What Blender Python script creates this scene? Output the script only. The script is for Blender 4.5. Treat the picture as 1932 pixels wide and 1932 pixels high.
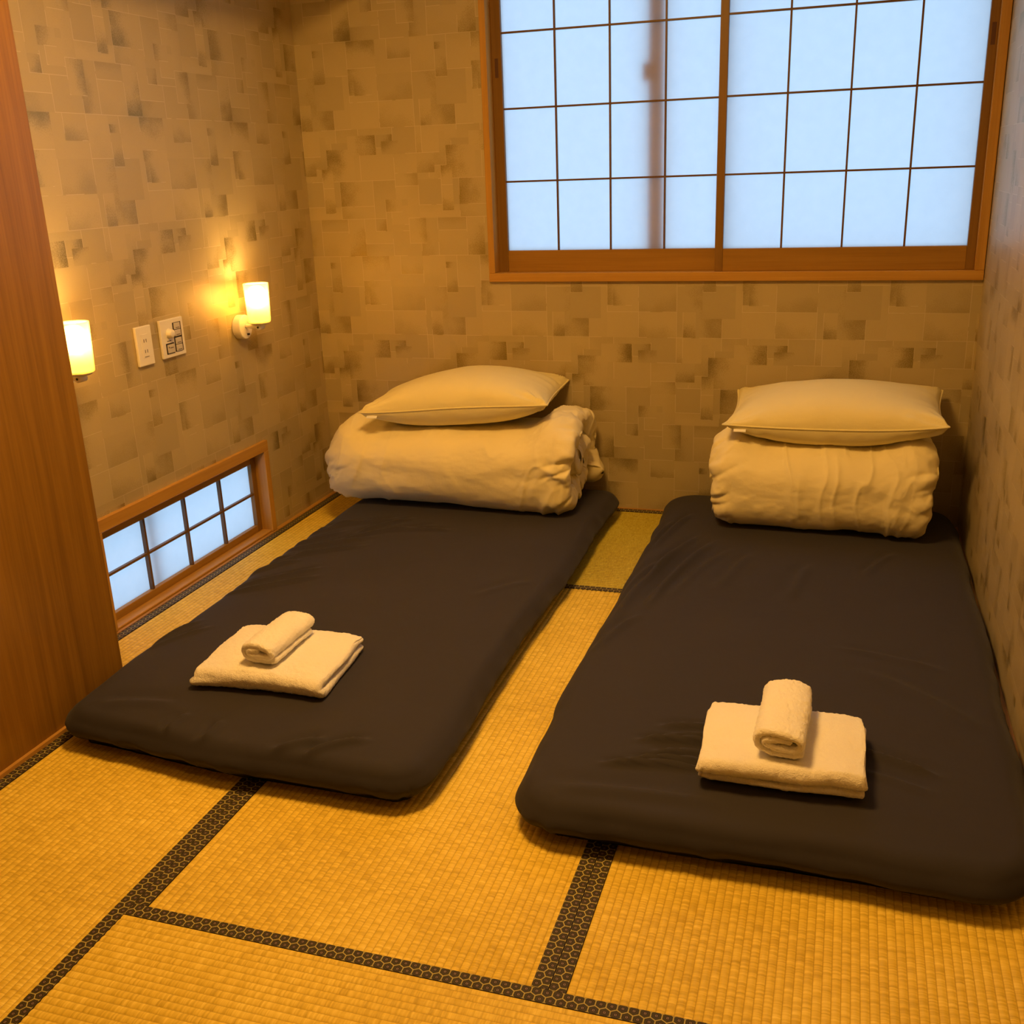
import bpy, bmesh, math, random
import numpy as np
from mathutils import Vector, Matrix
from mathutils.bvhtree import BVHTree

# ------------------------------------------------------------------ reset
for o in list(bpy.data.objects):
    bpy.data.objects.remove(o, do_unlink=True)
scene = bpy.context.scene
COL = scene.collection

# ------------------------------------------------------------------ camera
F_PX = 1942.46
cam_d = bpy.data.cameras.new('camera')
cam = bpy.data.objects.new('camera', cam_d)
COL.objects.link(cam)
cam_d.sensor_fit = 'HORIZONTAL'
cam_d.sensor_width = 36.0
cam_d.lens = 36.0 * F_PX / 1932.0
cam_d.clip_start = 0.02
rt = Vector((0.95273899, 0.30166673, -0.03585515))
up = Vector((-0.06305191, 0.3118157, 0.94804822))
fw = Vector((-0.29717481, 0.90098177, -0.31609964))
M = Matrix((rt, up, -fw)).transposed().to_4x4()
M.translation = Vector((2.0483, -3.7976, 1.28614))
cam.matrix_world = M
scene.camera = cam

# ------------------------------------------------------------------ world (overcast sky outside the windows)
w = bpy.data.worlds.new('overcast')
scene.world = w
w.use_nodes = True
bg = w.node_tree.nodes['Background']
bg.inputs['Color'].default_value = (0.45, 0.70, 1.0, 1)
bg.inputs['Strength'].default_value = 1.72

# ------------------------------------------------------------------ light + exposure values
WARM = (1.0, 0.515, 0.12)           # the warm room lamps
CEIL_STRENGTH = 62.0
ENTRY_STRENGTH = 10.0
BULB_STRENGTH = 190.0
scene.view_settings.view_transform = 'Standard'
scene.view_settings.look = 'None'
scene.view_settings.exposure = 0.0
scene.view_settings.gamma = 1.0
scene.view_settings.use_curve_mapping = False

# ------------------------------------------------------------------ helpers
def link(o, parent=None):
    COL.objects.link(o)
    if parent is not None:
        o.parent = parent
    return o

def tag(o, label=None, cat=None, group=None, kind=None):
    if label: o['label'] = label
    if cat: o['category'] = cat
    if group: o['group'] = group
    if kind: o['kind'] = kind
    return o

def empty(name, loc=(0, 0, 0), rz=0.0):
    e = bpy.data.objects.new(name, None)
    e.empty_display_size = 0.05
    e.location = loc
    e.rotation_euler = (0, 0, rz)
    return link(e)

def mesh(name, verts, faces, mat, parent=None, smooth=False):
    me = bpy.data.meshes.new(name)
    me.from_pydata([tuple(map(float, v)) for v in verts], [], [tuple(map(int, f)) for f in faces])
    me.validate(clean_customdata=False)
    if smooth:
        me.polygons.foreach_set('use_smooth', [True] * len(me.polygons))
    if mat: me.materials.append(mat)
    me.update()
    return link(bpy.data.objects.new(name, me), parent)

def from_bm(name, bm, mat, parent=None, smooth=False):
    bmesh.ops.recalc_face_normals(bm, faces=bm.faces[:])
    me = bpy.data.meshes.new(name)
    bm.to_mesh(me); bm.free()
    if smooth:
        me.polygons.foreach_set('use_smooth', [True] * len(me.polygons))
    if mat: me.materials.append(mat)
    return link(bpy.data.objects.new(name, me), parent)

def box_bm(x0, x1, y0, y1, z0, z1, bev=0.0, seg=1):
    bm = bmesh.new()
    r = bmesh.ops.create_cube(bm, size=1.0)
    bmesh.ops.scale(bm, vec=(x1 - x0, y1 - y0, z1 - z0), verts=bm.verts)
    bmesh.ops.translate(bm, vec=((x0 + x1) / 2, (y0 + y1) / 2, (z0 + z1) / 2), verts=bm.verts)
    if bev > 0:
        bmesh.ops.bevel(bm, geom=bm.edges[:], offset=bev, segments=seg, affect='EDGES', profile=0.5)
    return bm

def box(name, x0, x1, y0, y1, z0, z1, mat, parent=None, bev=0.0, seg=1):
    return from_bm(name, box_bm(x0, x1, y0, y1, z0, z1, bev, seg), mat, parent)

def lathe(name, prof, mat, parent=None, n=32, loc=(0, 0, 0), axis='Z', smooth=True):
    """prof: list of (r, h) revolved round the axis"""
    V = []; Fc = []
    for (r, h) in prof:
        for k in range(n):
            a = 2 * math.pi * k / n
            p = (r * math.cos(a), r * math.sin(a), h)
            if axis == 'X': p = (h, r * math.cos(a), r * math.sin(a))
            if axis == 'Y': p = (r * math.cos(a), h, r * math.sin(a))
            V.append((p[0] + loc[0], p[1] + loc[1], p[2] + loc[2]))
    m = len(prof)
    for i in range(m - 1):
        for k in range(n):
            Fc.append((i * n + k, i * n + (k + 1) % n, (i + 1) * n + (k + 1) % n, (i + 1) * n + k))
    Fc.append(tuple(range(n - 1, -1, -1)))
    Fc.append(tuple((m - 1) * n + k for k in range(n)))
    o = mesh(name, V, Fc, mat, parent, smooth)
    bm = bmesh.new(); bm.from_mesh(o.data)
    bmesh.ops.recalc_face_normals(bm, faces=bm.faces[:])
    bm.to_mesh(o.data); bm.free()
    return o

def tube(name, pts, r, mat, parent=None, n=8, closed=False):
    pts = [Vector(p) for p in pts]
    V = []; Fc = []
    N = len(pts)
    for i, p in enumerate(pts):
        if closed:
            t = pts[(i + 1) % N] - pts[i - 1]
        else:
            t = pts[min(i + 1, N - 1)] - pts[max(i - 1, 0)]
        t.normalize()
        a = t.cross(Vector((0, 0, 1)))
        if a.length < 1e-3: a = t.cross(Vector((0, 1, 0)))
        a.normalize(); b = t.cross(a)
        for k in range(n):
            an = 2 * math.pi * k / n
            V.append(p + a * (r * math.cos(an)) + b * (r * math.sin(an)))
    for i in range(N if closed else N - 1):
        j = (i + 1) % N
        for k in range(n):
            Fc.append((i * n + k, i * n + (k + 1) % n, j * n + (k + 1) % n, j * n + k))
    if not closed:
        Fc.append(tuple(range(n - 1, -1, -1))); Fc.append(tuple((N - 1) * n + k for k in range(n)))
    return mesh(name, V, Fc, mat, parent, True)

# vectorised value noise
def vnoise(x, y, z, seed=0.0):
    x = np.asarray(x, float); y = np.asarray(y, float) + x * 0; z = np.asarray(z, float) + x * 0
    xi, yi, zi = np.floor(x), np.floor(y), np.floor(z)
    fx, fy, fz = x - xi, y - yi, z - zi
    s = lambda t: t * t * t * (t * (t * 6 - 15) + 10)
    u, v, ww = s(fx), s(fy), s(fz)
    def h(i, j, k):
        t = np.sin(i * 127.1 + j * 311.7 + k * 74.7 + seed * 53.3) * 43758.5453
        return (t - np.floor(t)) * 2 - 1
    c = 0
    for a in (0, 1):
        for b in (0, 1):
            for d in (0, 1):
                c = c + h(xi + a, yi + b, zi + d) * (u if a else 1 - u) * (v if b else 1 - v) * (ww if d else 1 - ww)
    return c

def fbm(x, y, z, seed=0.0, oct=3):
    t = 0; a = 1.0; f = 1.0
    for i in range(oct):
        t = t + a * vnoise(np.asarray(x) * f, np.asarray(y) * f, np.asarray(z) * f, seed + i * 3.1)
        a *= 0.5; f *= 2.03
    return t

def smooth01(t):
    t = np.clip(t, 0, 1); return t * t * (3 - 2 * t)

# ------------------------------------------------------------------ materials
class NT:
    def __init__(self, name):
        self.m = bpy.data.materials.new(name)
        self.m.use_nodes = True
        self.t = self.m.node_tree
        self.b = self.t.nodes['Principled BSDF']
        self.out = self.t.nodes['Material Output']
    def n(self, typ, **kw):
        nd = self.t.nodes.new(typ)
        for k, v in kw.items(): setattr(nd, k, v)
        return nd
    def set(self, sock, v):
        if hasattr(v, 'is_output') or isinstance(v, bpy.types.NodeSocket): self.t.links.new(v, sock)
        else: sock.default_value = v
    def math(self, op, a, b=None, c=None, clamp=False):
        nd = self.n('ShaderNodeMath', operation=op, use_clamp=clamp)
        self.set(nd.inputs[0], a)
        if b is not None: self.set(nd.inputs[1], b)
        if c is not None: self.set(nd.inputs[2], c)
        return nd.outputs[0]
    def mix(self, f, a, b, blend='MIX'):
        nd = self.n('ShaderNodeMix', data_type='RGBA', blend_type=blend)
        self.set(nd.inputs[0], f); self.set(nd.inputs[6], a); self.set(nd.inputs[7], b)
        return nd.outputs[2]
    def ramp(self, f, stops, interp='LINEAR'):
        nd = self.n('ShaderNodeValToRGB'); cr = nd.color_ramp; cr.interpolation = interp
        while len(cr.elements) < len(stops): cr.elements.new(0.5)
        for e, (p, c) in zip(cr.elements, stops):
            e.position = p; e.color = c if len(c) == 4 else (*c, 1)
        self.t.links.new(f, nd.inputs[0])
        return nd.outputs[0]
    def coords(self, kind='Object', scale=(1, 1, 1), loc=(0, 0, 0)):
        tc = self.n('ShaderNodeTexCoord'); mp = self.n('ShaderNodeMapping')
        mp.inputs['Scale'].default_value = scale; mp.inputs['Location'].default_value = loc
        self.t.links.new(tc.outputs[kind], mp.inputs['Vector'])
        return mp.outputs[0]
    def noise(self, vec, scale, detail=3, rough=0.5):
        nd = self.n('ShaderNodeTexNoise')
        nd.inputs['Scale'].default_value = scale; nd.inputs['Detail'].default_value = detail
        nd.inputs['Roughness'].default_value = rough
        if vec is not None: self.t.links.new(vec, nd.inputs['Vector'])
        return nd.outputs['Fac']
    def bump(self, h, strength, dist=0.001):
        nd = self.n('ShaderNodeBump')
        nd.inputs['Strength'].default_value = strength; nd.inputs['Distance'].default_value = dist
        self.t.links.new(h, nd.inputs['Height'])
        self.t.links.new(nd.outputs[0], self.b.inputs['Normal'])
    def fin(self, color=None, rough=0.6, spec=0.5, metallic=0.0, sheen=0.0):
        if color is not None: self.set(self.b.inputs['Base Color'], color if not isinstance(color, tuple) or len(color) == 4 else (*color, 1))
        self.set(self.b.inputs['Roughness'], rough)
        self.b.inputs['Specular IOR Level'].default_value = spec
        self.b.inputs['Metallic'].default_value = metallic
        if sheen: self.b.inputs['Sheen Weight'].default_value = sheen; self.b.inputs['Sheen Roughness'].default_value = 0.5
        return self.m

def plain(name, col, rough=0.6, spec=0.4, bump=0.0, bscale=400, var=0.0, sheen=0.0):
    t = NT(name); v = t.coords()
    nz = t.noise(v, bscale, 2)
    c = (*col, 1)
    if var:
        n2 = t.noise(v, 6, 3)
        c = t.mix(n2, tuple(x * (1 - var) for x in col) + (1,), tuple(min(1, x * (1 + var)) for x in col) + (1,))
    if bump: t.bump(nz, bump)
    return t.fin(c, rough, spec, sheen=sheen)

def wood(name, axis, dark, light, rough=0.42, scale=1.0, spec=0.4):
    """grain runs along the axis"""
    t = NT(name)
    s = [22 * scale] * 3; s['XYZ'.index(axis)] = 0.9 * scale
    v = t.coords('Object', tuple(s))
    n1 = t.noise(v, 1.6, 4, 0.6)
    s2 = [190 * scale] * 3; s2['XYZ'.index(axis)] = 3.5 * scale
    n2 = t.noise(t.coords('Object', tuple(s2)), 1.0, 3, 0.6)
    f = t.math('ADD', t.math('MULTIPLY', n1, 0.75), t.math('MULTIPLY', n2, 0.35))
    c = t.ramp(f, [(0.36, dark), (0.72, light)])
    t.bump(n2, 0.12, 0.0006)
    return t.fin(c, rough, spec)

W_FRAME_X = wood('cedar_frame_x', 'X', (0.40, 0.20, 0.030), (0.52, 0.285, 0.055))
W_FRAME_Y = wood('cedar_frame_y', 'Y', (0.40, 0.20, 0.030), (0.52, 0.285, 0.055))
W_FRAME_Z = wood('cedar_frame_z', 'Z', (0.40, 0.20, 0.030), (0.52, 0.285, 0.055))
W_SHOJI_X = wood('shoji_wood_x', 'X', (0.27, 0.133, 0.016), (0.36, 0.19, 0.03))
W_SHOJI_Y = wood('shoji_wood_y', 'Y', (0.27, 0.133, 0.016), (0.36, 0.19, 0.03))
W_SHOJI_Z = wood('shoji_wood_z', 'Z', (0.17, 0.082, 0.010), (0.24, 0.122, 0.02))  # stiles: shoji wood darkened for the dimmer light at the window
W_PANEL = wood('closet_wood', 'Z', (0.165, 0.078, 0.007), (0.28, 0.142, 0.016), rough=0.38)
W_STRIP_X = wood('strip_wood_x', 'X', (0.36, 0.18, 0.035), (0.48, 0.26, 0.06))
W_STRIP_Y = wood('strip_wood_y', 'Y', (0.36, 0.18, 0.035), (0.48, 0.26, 0.06))
W_MUNTIN_X = wood('muntin_wood_x', 'X', (0.105, 0.050, 0.012), (0.16, 0.080, 0.02))  # muntins: backlit darkness against the panes is put into the wood colour
W_MUNTIN_Y = wood('muntin_wood_y', 'Y', (0.105, 0.050, 0.012), (0.16, 0.080, 0.02))
W_MUNTIN_Z = wood('muntin_wood_z', 'Z', (0.105, 0.050, 0.012), (0.16, 0.080, 0.02))
M_PLASTIC = plain('white_plastic', (0.80, 0.77, 0.72), 0.35, 0.5)
M_BUTTON = plain('grey_switch_button', (0.55, 0.52, 0.50), 0.35, 0.5)
M_DARK = plain('dark_gap', (0.02, 0.012, 0.018), 0.5, 0.4)
M_INK = plain('dark_print', (0.10, 0.08, 0.08), 0.6, 0.2)
M_CEIL = plain('ceiling_board', (0.62, 0.56, 0.46), 0.7, 0.3, var=0.05)
M_SUBFLOOR = plain('floor_board', (0.42, 0.27, 0.11), 0.7, 0.3, var=0.1)
M_PULL = plain('finger_pull_recess', (0.10, 0.04, 0.018), 0.5, 0.4)
M_SASH = plain('brown_sash', (0.50, 0.33, 0.17), 0.45, 0.4)

def m_paper():
    t = NT('shoji_paper')
    v = t.coords('Object')
    n = t.noise(v, 30, 4, 0.6)
    c = t.mix(n, (0.86, 0.87, 0.88, 1), (0.93, 0.93, 0.93, 1))
    tr = t.n('ShaderNodeBsdfTranslucent'); t.t.links.new(c, tr.inputs['Color'])
    df = t.n('ShaderNodeBsdfDiffuse'); df.inputs['Color'].default_value = (0.62, 0.62, 0.62, 1)
    mx = t.n('ShaderNodeMixShader'); mx.inputs[0].default_value = 0.13
    t.t.links.new(tr.outputs[0], mx.inputs[1]); t.t.links.new(df.outputs[0], mx.inputs[2])
    t.t.links.new(mx.outputs[0], t.out.inputs['Surface'])
    return t.m
M_PAPER = m_paper()

def m_wallpaper(name, base=(0.415, 0.347, 0.195), dark=(0.265, 0.215, 0.085), light=(0.60, 0.52, 0.34), rough=0.43):
    t = NT(name)
    A = t.n('ShaderNodeAttribute', attribute_name='card_a'); B = t.n('ShaderNodeAttribute', attribute_name='card_b')
    sa = t.n('ShaderNodeSeparateXYZ'); t.t.links.new(A.outputs['Vector'], sa.inputs[0])
    sb = t.n('ShaderNodeSeparateXYZ'); t.t.links.new(B.outputs['Vector'], sb.inputs[0])
    u, v, tone = sa.outputs[0], sa.outputs[1], sa.outputs[2]
    amount = A.outputs['Alpha']
    wdt, hgt, ang = sb.outputs[0], sb.outputs[1], sb.outputs[2]
    # gradient direction across the card
    cu = t.math('SUBTRACT', u, 0.5); cv = t.math('SUBTRACT', v, 0.5)
    g = t.math('ADD', t.math('MULTIPLY', cu, t.math('COSINE', ang)), t.math('MULTIPLY', cv, t.math('SINE', ang)))
    g = t.math('ADD', g, 0.5)
    P = t.coords('Object')
    sp = t.noise(P, 260, 2, 0.7)
    big = t.noise(P, 16, 2, 0.5)
    m = t.math('ADD', g, t.math('MULTIPLY', t.math('SUBTRACT', sp, 0.5), 1.5))
    m = t.math('ADD', m, t.math('MULTIPLY', t.math('SUBTRACT', big, 0.5), 1.1))
    m = t.math('MULTIPLY', t.math('SUBTRACT', m, 0.42), 1.35, clamp=True)
    m = t.math('MULTIPLY', m, amount, clamp=True)
    c0 = t.mix(tone, tuple(x * 0.92 for x in base) + (1,), tuple(x * 1.08 for x in base) + (1,))
    c1 = t.mix(m, c0, (*dark, 1))
    # woven linen grain
    gr = t.noise(t.coords('Object', (300, 300, 900)), 1.0, 2)
    gr2 = t.noise(t.coords('Object', (900, 900, 200)), 1.0, 2)
    gg = t.math('ADD', gr, gr2)
    c1 = t.mix(0.16, c1, t.mix(gg, (0.3, 0.25, 0.18, 1), (0.75, 0.68, 0.55, 1)), 'OVERLAY')
    # thin pale card edges
    du = t.math('MULTIPLY', u, wdt); dv = t.math('MULTIPLY', v, hgt)
    line = t.math('LESS_THAN', t.math('MINIMUM', du, dv), 0.0016)
    on = t.math('MULTIPLY', line, B.outputs['Alpha'])
    on = t.math('MULTIPLY', on, t.math('GREATER_THAN', t.noise(P, 9, 1), 0.42))
    c2 = t.mix(t.math('MULTIPLY', on, 0.75), c1, (*light, 1))
    t.bump(t.math('ADD', gg, t.math('MULTIPLY', on, 2.0)), 0.25, 0.0006)
    t.fin(c2, rough, 0.6)
    t.set(t.b.inputs['Metallic'], t.math('ADD', t.math('MULTIPLY', m, 0.62), 0.08))
    return t.m
M_WALL = m_wallpaper('patchwork_wallpaper')

def m_tatami(name, tint):
    """u: across ribs, v: along ribs, both in metres (UV map)"""
    t = NT(name)
    uv = t.n('ShaderNodeUVMap'); sp = t.n('ShaderNodeSeparateXYZ'); t.t.links.new(uv.outputs[0], sp.inputs[0])
    u, v = sp.outputs[0], sp.outputs[1]
    rib = t.math('DIVIDE', u, 0.0148)
    fr = t.math('FRACT', rib); fl = t.math('FLOOR', rib)
    # rush strands cross each rib
    cb = t.n('ShaderNodeCombineXYZ'); t.set(cb.inputs[0], t.math('MULTIPLY', fl, 7.31)); t.set(cb.inputs[1], t.math('MULTIPLY', v, 210.0)); t.set(cb.inputs[2], t.math('MULTIPLY', u, 12.0))
    n1 = t.noise(cb.outputs[0], 1.0, 2, 0.6)
    cb2 = t.n('ShaderNodeCombineXYZ'); t.set(cb2.inputs[0], t.math('MULTIPLY', fl, 3.7)); t.set(cb2.inputs[1], t.math('MULTIPLY', v, 60.0)); t.set(cb2.inputs[2], t.math('MULTIPLY', u, 3.0))
    n2 = t.noise(cb2.outputs[0], 1.0, 2, 0.6)
    n3 = t.noise(t.coords('Object'), 2.2, 3, 0.55)
    f = t.math('ADD', t.math('ADD', t.math('MULTIPLY', n1, 0.56), t.math('MULTIPLY', n2, 0.24)), t.math('MULTIPLY', n3, 0.30))
    c = t.ramp(f, [(p_, tuple(a_ * b_ for a_, b_ in zip(c_, tint))) for p_, c_ in ((0.40, (0.54, 0.375, 0.036)), (0.57, (0.75, 0.55, 0.070)), (0.76, (0.93, 0.74, 0.16)))])
    # binding threads pull the rush tight between the ribs: groove shade painted as a darker line
    d = t.math('ABSOLUTE', t.math('SUBTRACT', fr, 0.5))
    ln = t.math('MULTIPLY', t.math('GREATER_THAN', d, 0.43), 0.5)
    c = t.mix(ln, c, (0.37, 0.235, 0.02, 1))
    t.bump(t.math('ADD', n1, n2), 0.7, 0.0012)
    return t.fin(c, 0.5, 0.3)
M_TATAMI = m_tatami('tatami_rush', (1, 1, 1))
M_TATAMI_GREEN = m_tatami('tatami_rush_greener', (0.66, 0.74, 0.55))   # darker, greener tint for the mat at the back of the room

def m_border():
    t = NT('hexagon_brocade')
    uv = t.n('ShaderNodeUVMap'); sp = t.n('ShaderNodeSeparateXYZ'); t.t.links.new(uv.outputs[0], sp.inputs[0])
    S = 0.0180
    x = t.math('DIVIDE', sp.outputs[0], S); y = t.math('DIVIDE', sp.outputs[1], S)
    y = t.math('ADD', y, 0.4330127 + 0.03)
    R3 = 1.7320508
    ax = t.math('SUBTRACT', t.math('FLOORED_MODULO', x, 1.0), 0.5); ay = t.math('SUBTRACT', t.math('FLOORED_MODULO', y, R3), R3 / 2)
    bx = t.math('SUBTRACT', t.math('FLOORED_MODULO', t.math('SUBTRACT', x, 0.5), 1.0), 0.5)
    by = t.math('SUBTRACT', t.math('FLOORED_MODULO', t.math('SUBTRACT', y, R3 / 2), R3), R3 / 2)
    la = t.math('ADD', t.math('MULTIPLY', ax, ax), t.math('MULTIPLY', ay, ay))
    lb = t.math('ADD', t.math('MULTIPLY', bx, bx), t.math('MULTIPLY', by, by))
    pick = t.math('LESS_THAN', la, lb)
    gx = t.math('ADD', bx, t.math('MULTIPLY', pick, t.math('SUBTRACT', ax, bx)))
    gy = t.math('ADD', by, t.math('MULTIPLY', pick, t.math('SUBTRACT', ay, by)))
    gx = t.math('ABSOLUTE', gx); gy = t.math('ABSOLUTE', gy)
    hd = t.math('MAXIMUM', gx, t.math('ADD', t.math('MULTIPLY', gx, 0.5), t.math('MULTIPLY', gy, 0.8660254)))
    c = t.ramp(hd, [(0.0, (0.020, 0.011, 0.011)), (0.235, (0.105, 0.085, 0.022)), (0.270, (0.016, 0.009, 0.009)), (0.335, (0.060, 0.050, 0.013)), (0.385, (0.022, 0.014, 0.008)), (0.445, (0.42, 0.36, 0.12))], 'CONSTANT')
    dia = t.math('ADD', gx, gy)
    cross = t.math('GREATER_THAN', t.math('MINIMUM', gx, gy), 0.026)
    flower = t.math('MULTIPLY', t.math('LESS_THAN', dia, 0.17), cross)
    c = t.mix(flower, c, (0.34, 0.24, 0.17, 1))
    # selvedge: plain dark margins of the ribbon
    v = sp.outputs[1]
    e = t.math('MINIMUM', t.math('SUBTRACT', v, 0.0), t.math('SUBTRACT', 0.0300, v))
    c = t.mix(t.math('LESS_THAN', e, 0.0009), c, (0.022, 0.014, 0.012, 1))
    thr = t.noise(t.coords('Object'), 900, 2)
    t.bump(thr, 0.4, 0.0005)
    return t.fin(c, 0.62, 0.3)
M_BORDER = m_border()

def m_cloth(name, col, rough=0.85, spec=0.2, weave=1500, bs=0.25, sheen=0.0, fine=(0, 0), var=0.05):
    t = NT(name)
    v = t.coords('Object')
    n = t.noise(v, weave, 2)
    n2 = t.noise(v, 7, 3)
    c = t.mix(n2, tuple(x * (1 - var) for x in col) + (1,), tuple(min(1.0, x * (1 + var)) for x in col) + (1,))
    h = n
    if fine[0]:
        h = t.math('ADD', n, t.math('MULTIPLY', t.noise(v, fine[0], 4, 0.6), fine[1]))
    t.bump(h, bs, 0.0012)
    return t.fin(c, rough, spec, sheen=sheen)
M_FUTON = m_cloth('dark_jersey', (0.029, 0.0255, 0.032), 0.80, 0.25, sheen=0.06, fine=(14, 3.0))
M_DUVET = m_cloth('cream_cotton', (0.83, 0.75, 0.46), 0.85, 0.2, fine=(28, 6.0), bs=0.35)
M_PILLOW = m_cloth('pillow_cotton', (0.80, 0.72, 0.38), 0.8, 0.2, fine=(22, 6.0), bs=0.3)
M_TERRY = m_cloth('terry_towelling', (0.89, 0.875, 0.84), 0.95, 0.1, weave=520, bs=1.0, sheen=0.3, fine=(150, 2.0), var=0.03)
M_TAGW = plain('white_care_tag', (0.85, 0.85, 0.85), 0.7, 0.2)

def m_shade():
    t = NT('frosted_glass')
    tr = t.n('ShaderNodeBsdfTranslucent'); tr.inputs['Color'].default_value = (0.80, 0.62, 0.20, 1)
    tp = t.n('ShaderNodeBsdfTransparent'); tp.inputs['Color'].default_value = (0.9, 0.9, 0.88, 1)
    df = t.n('ShaderNodeBsdfPrincipled'); df.inputs['Base Color'].default_value = (0.9, 0.88, 0.82, 1); df.inputs['Roughness'].default_value = 0.3
    m1 = t.n('ShaderNodeMixShader'); m1.inputs[0].default_value = 0.35
    t.t.links.new(tr.outputs[0], m1.inputs[1]); t.t.links.new(tp.outputs[0], m1.inputs[2])
    m2 = t.n('ShaderNodeMixShader'); m2.inputs[0].default_value = 0.18
    t.t.links.new(m1.outputs[0], m2.inputs[1]); t.t.links.new(df.outputs[0], m2.inputs[2])
    t.t.links.new(m2.outputs[0], t.out.inputs['Surface'])
    return t.m
M_SHADE = m_shade()

def m_emit(name, col, strength):
    t = NT(name)
    n = t.noise(t.coords('Object'), 3, 1)
    e = t.n('ShaderNodeEmission')
    t.t.links.new(t.mix(n, (*col, 1), (*col, 1)), e.inputs['Color'])
    e.inputs['Strength'].default_value = strength
    t.t.links.new(e.outputs[0], t.out.inputs['Surface'])
    return t.m
M_BULB = m_emit('glowing_bulb', (1.0, 0.56, 0.16), BULB_STRENGTH)
M_CEILGLOW = m_emit('ceiling_diffuser', WARM, CEIL_STRENGTH)
M_ENTRYGLOW = m_emit('entry_diffuser', WARM, ENTRY_STRENGTH)

# ------------------------------------------------------------------ room shell
W = 2.476          # right wall
Y1 = -4.55         # wall behind the camera
H = 2.32           # ceiling
CX, CY = 0.258, -1.751   # closet side panel face and rear edge

def card_pattern(nu, nv, seed):
    rng = random.Random(seed)
    ids = -np.ones((nu, nv), int); cards = []
    def put(i0, j0, w, h, strong):
        k = len(cards)
        cards.append((i0 % nu, j0 % nv, w, h, rng.random(), (rng.uniform(0.7, 1.15) if strong else rng.choice((0, 0, 0.15, 0.35, 0.5))), rng.choice((0, 1, 2, 3)) * math.pi / 2 + rng.uniform(-0.5, 0.5), 1.0 if rng.random() < 0.85 else 0.0))
        for a in range(w):
            for b in range(h): ids[(i0 + a) % nu, (j0 + b) % nv] = k
    def split(i0, j0, w, h):
        if w > 7 or h > 8 or (w * h > 26 and rng.random() < 0.75):
            if w / 1.0 > h * rng.uniform(0.8, 1.2):
                c = rng.randint(max(2, w // 3), w - max(2, w // 3)); split(i0, j0, c, h); split(i0 + c, j0, w - c, h)
            else:
                c = rng.randint(max(2, h // 3), h - max(2, h // 3)); split(i0, j0, w, c); split(i0, j0 + c, w, h - c)
        else:
            put(i0, j0, w, h, rng.random() < 0.16)
    split(2, 3, nu, nv)
    for q in range(9): put(rng.randrange(nu), rng.randrange(nv), rng.randint(3, 5), rng.randint(3, 5), rng.random() < 0.5)
    for q in range(15): put(rng.randrange(nu), rng.randrange(nv), rng.randint(2, 3), rng.randint(2, 4), rng.random() < 0.9)
    return ids, cards

NU, NV, CELL = 21, 33, 0.0235
CARD_IDS, CARDS = card_pattern(NU, NV, 11)

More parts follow.
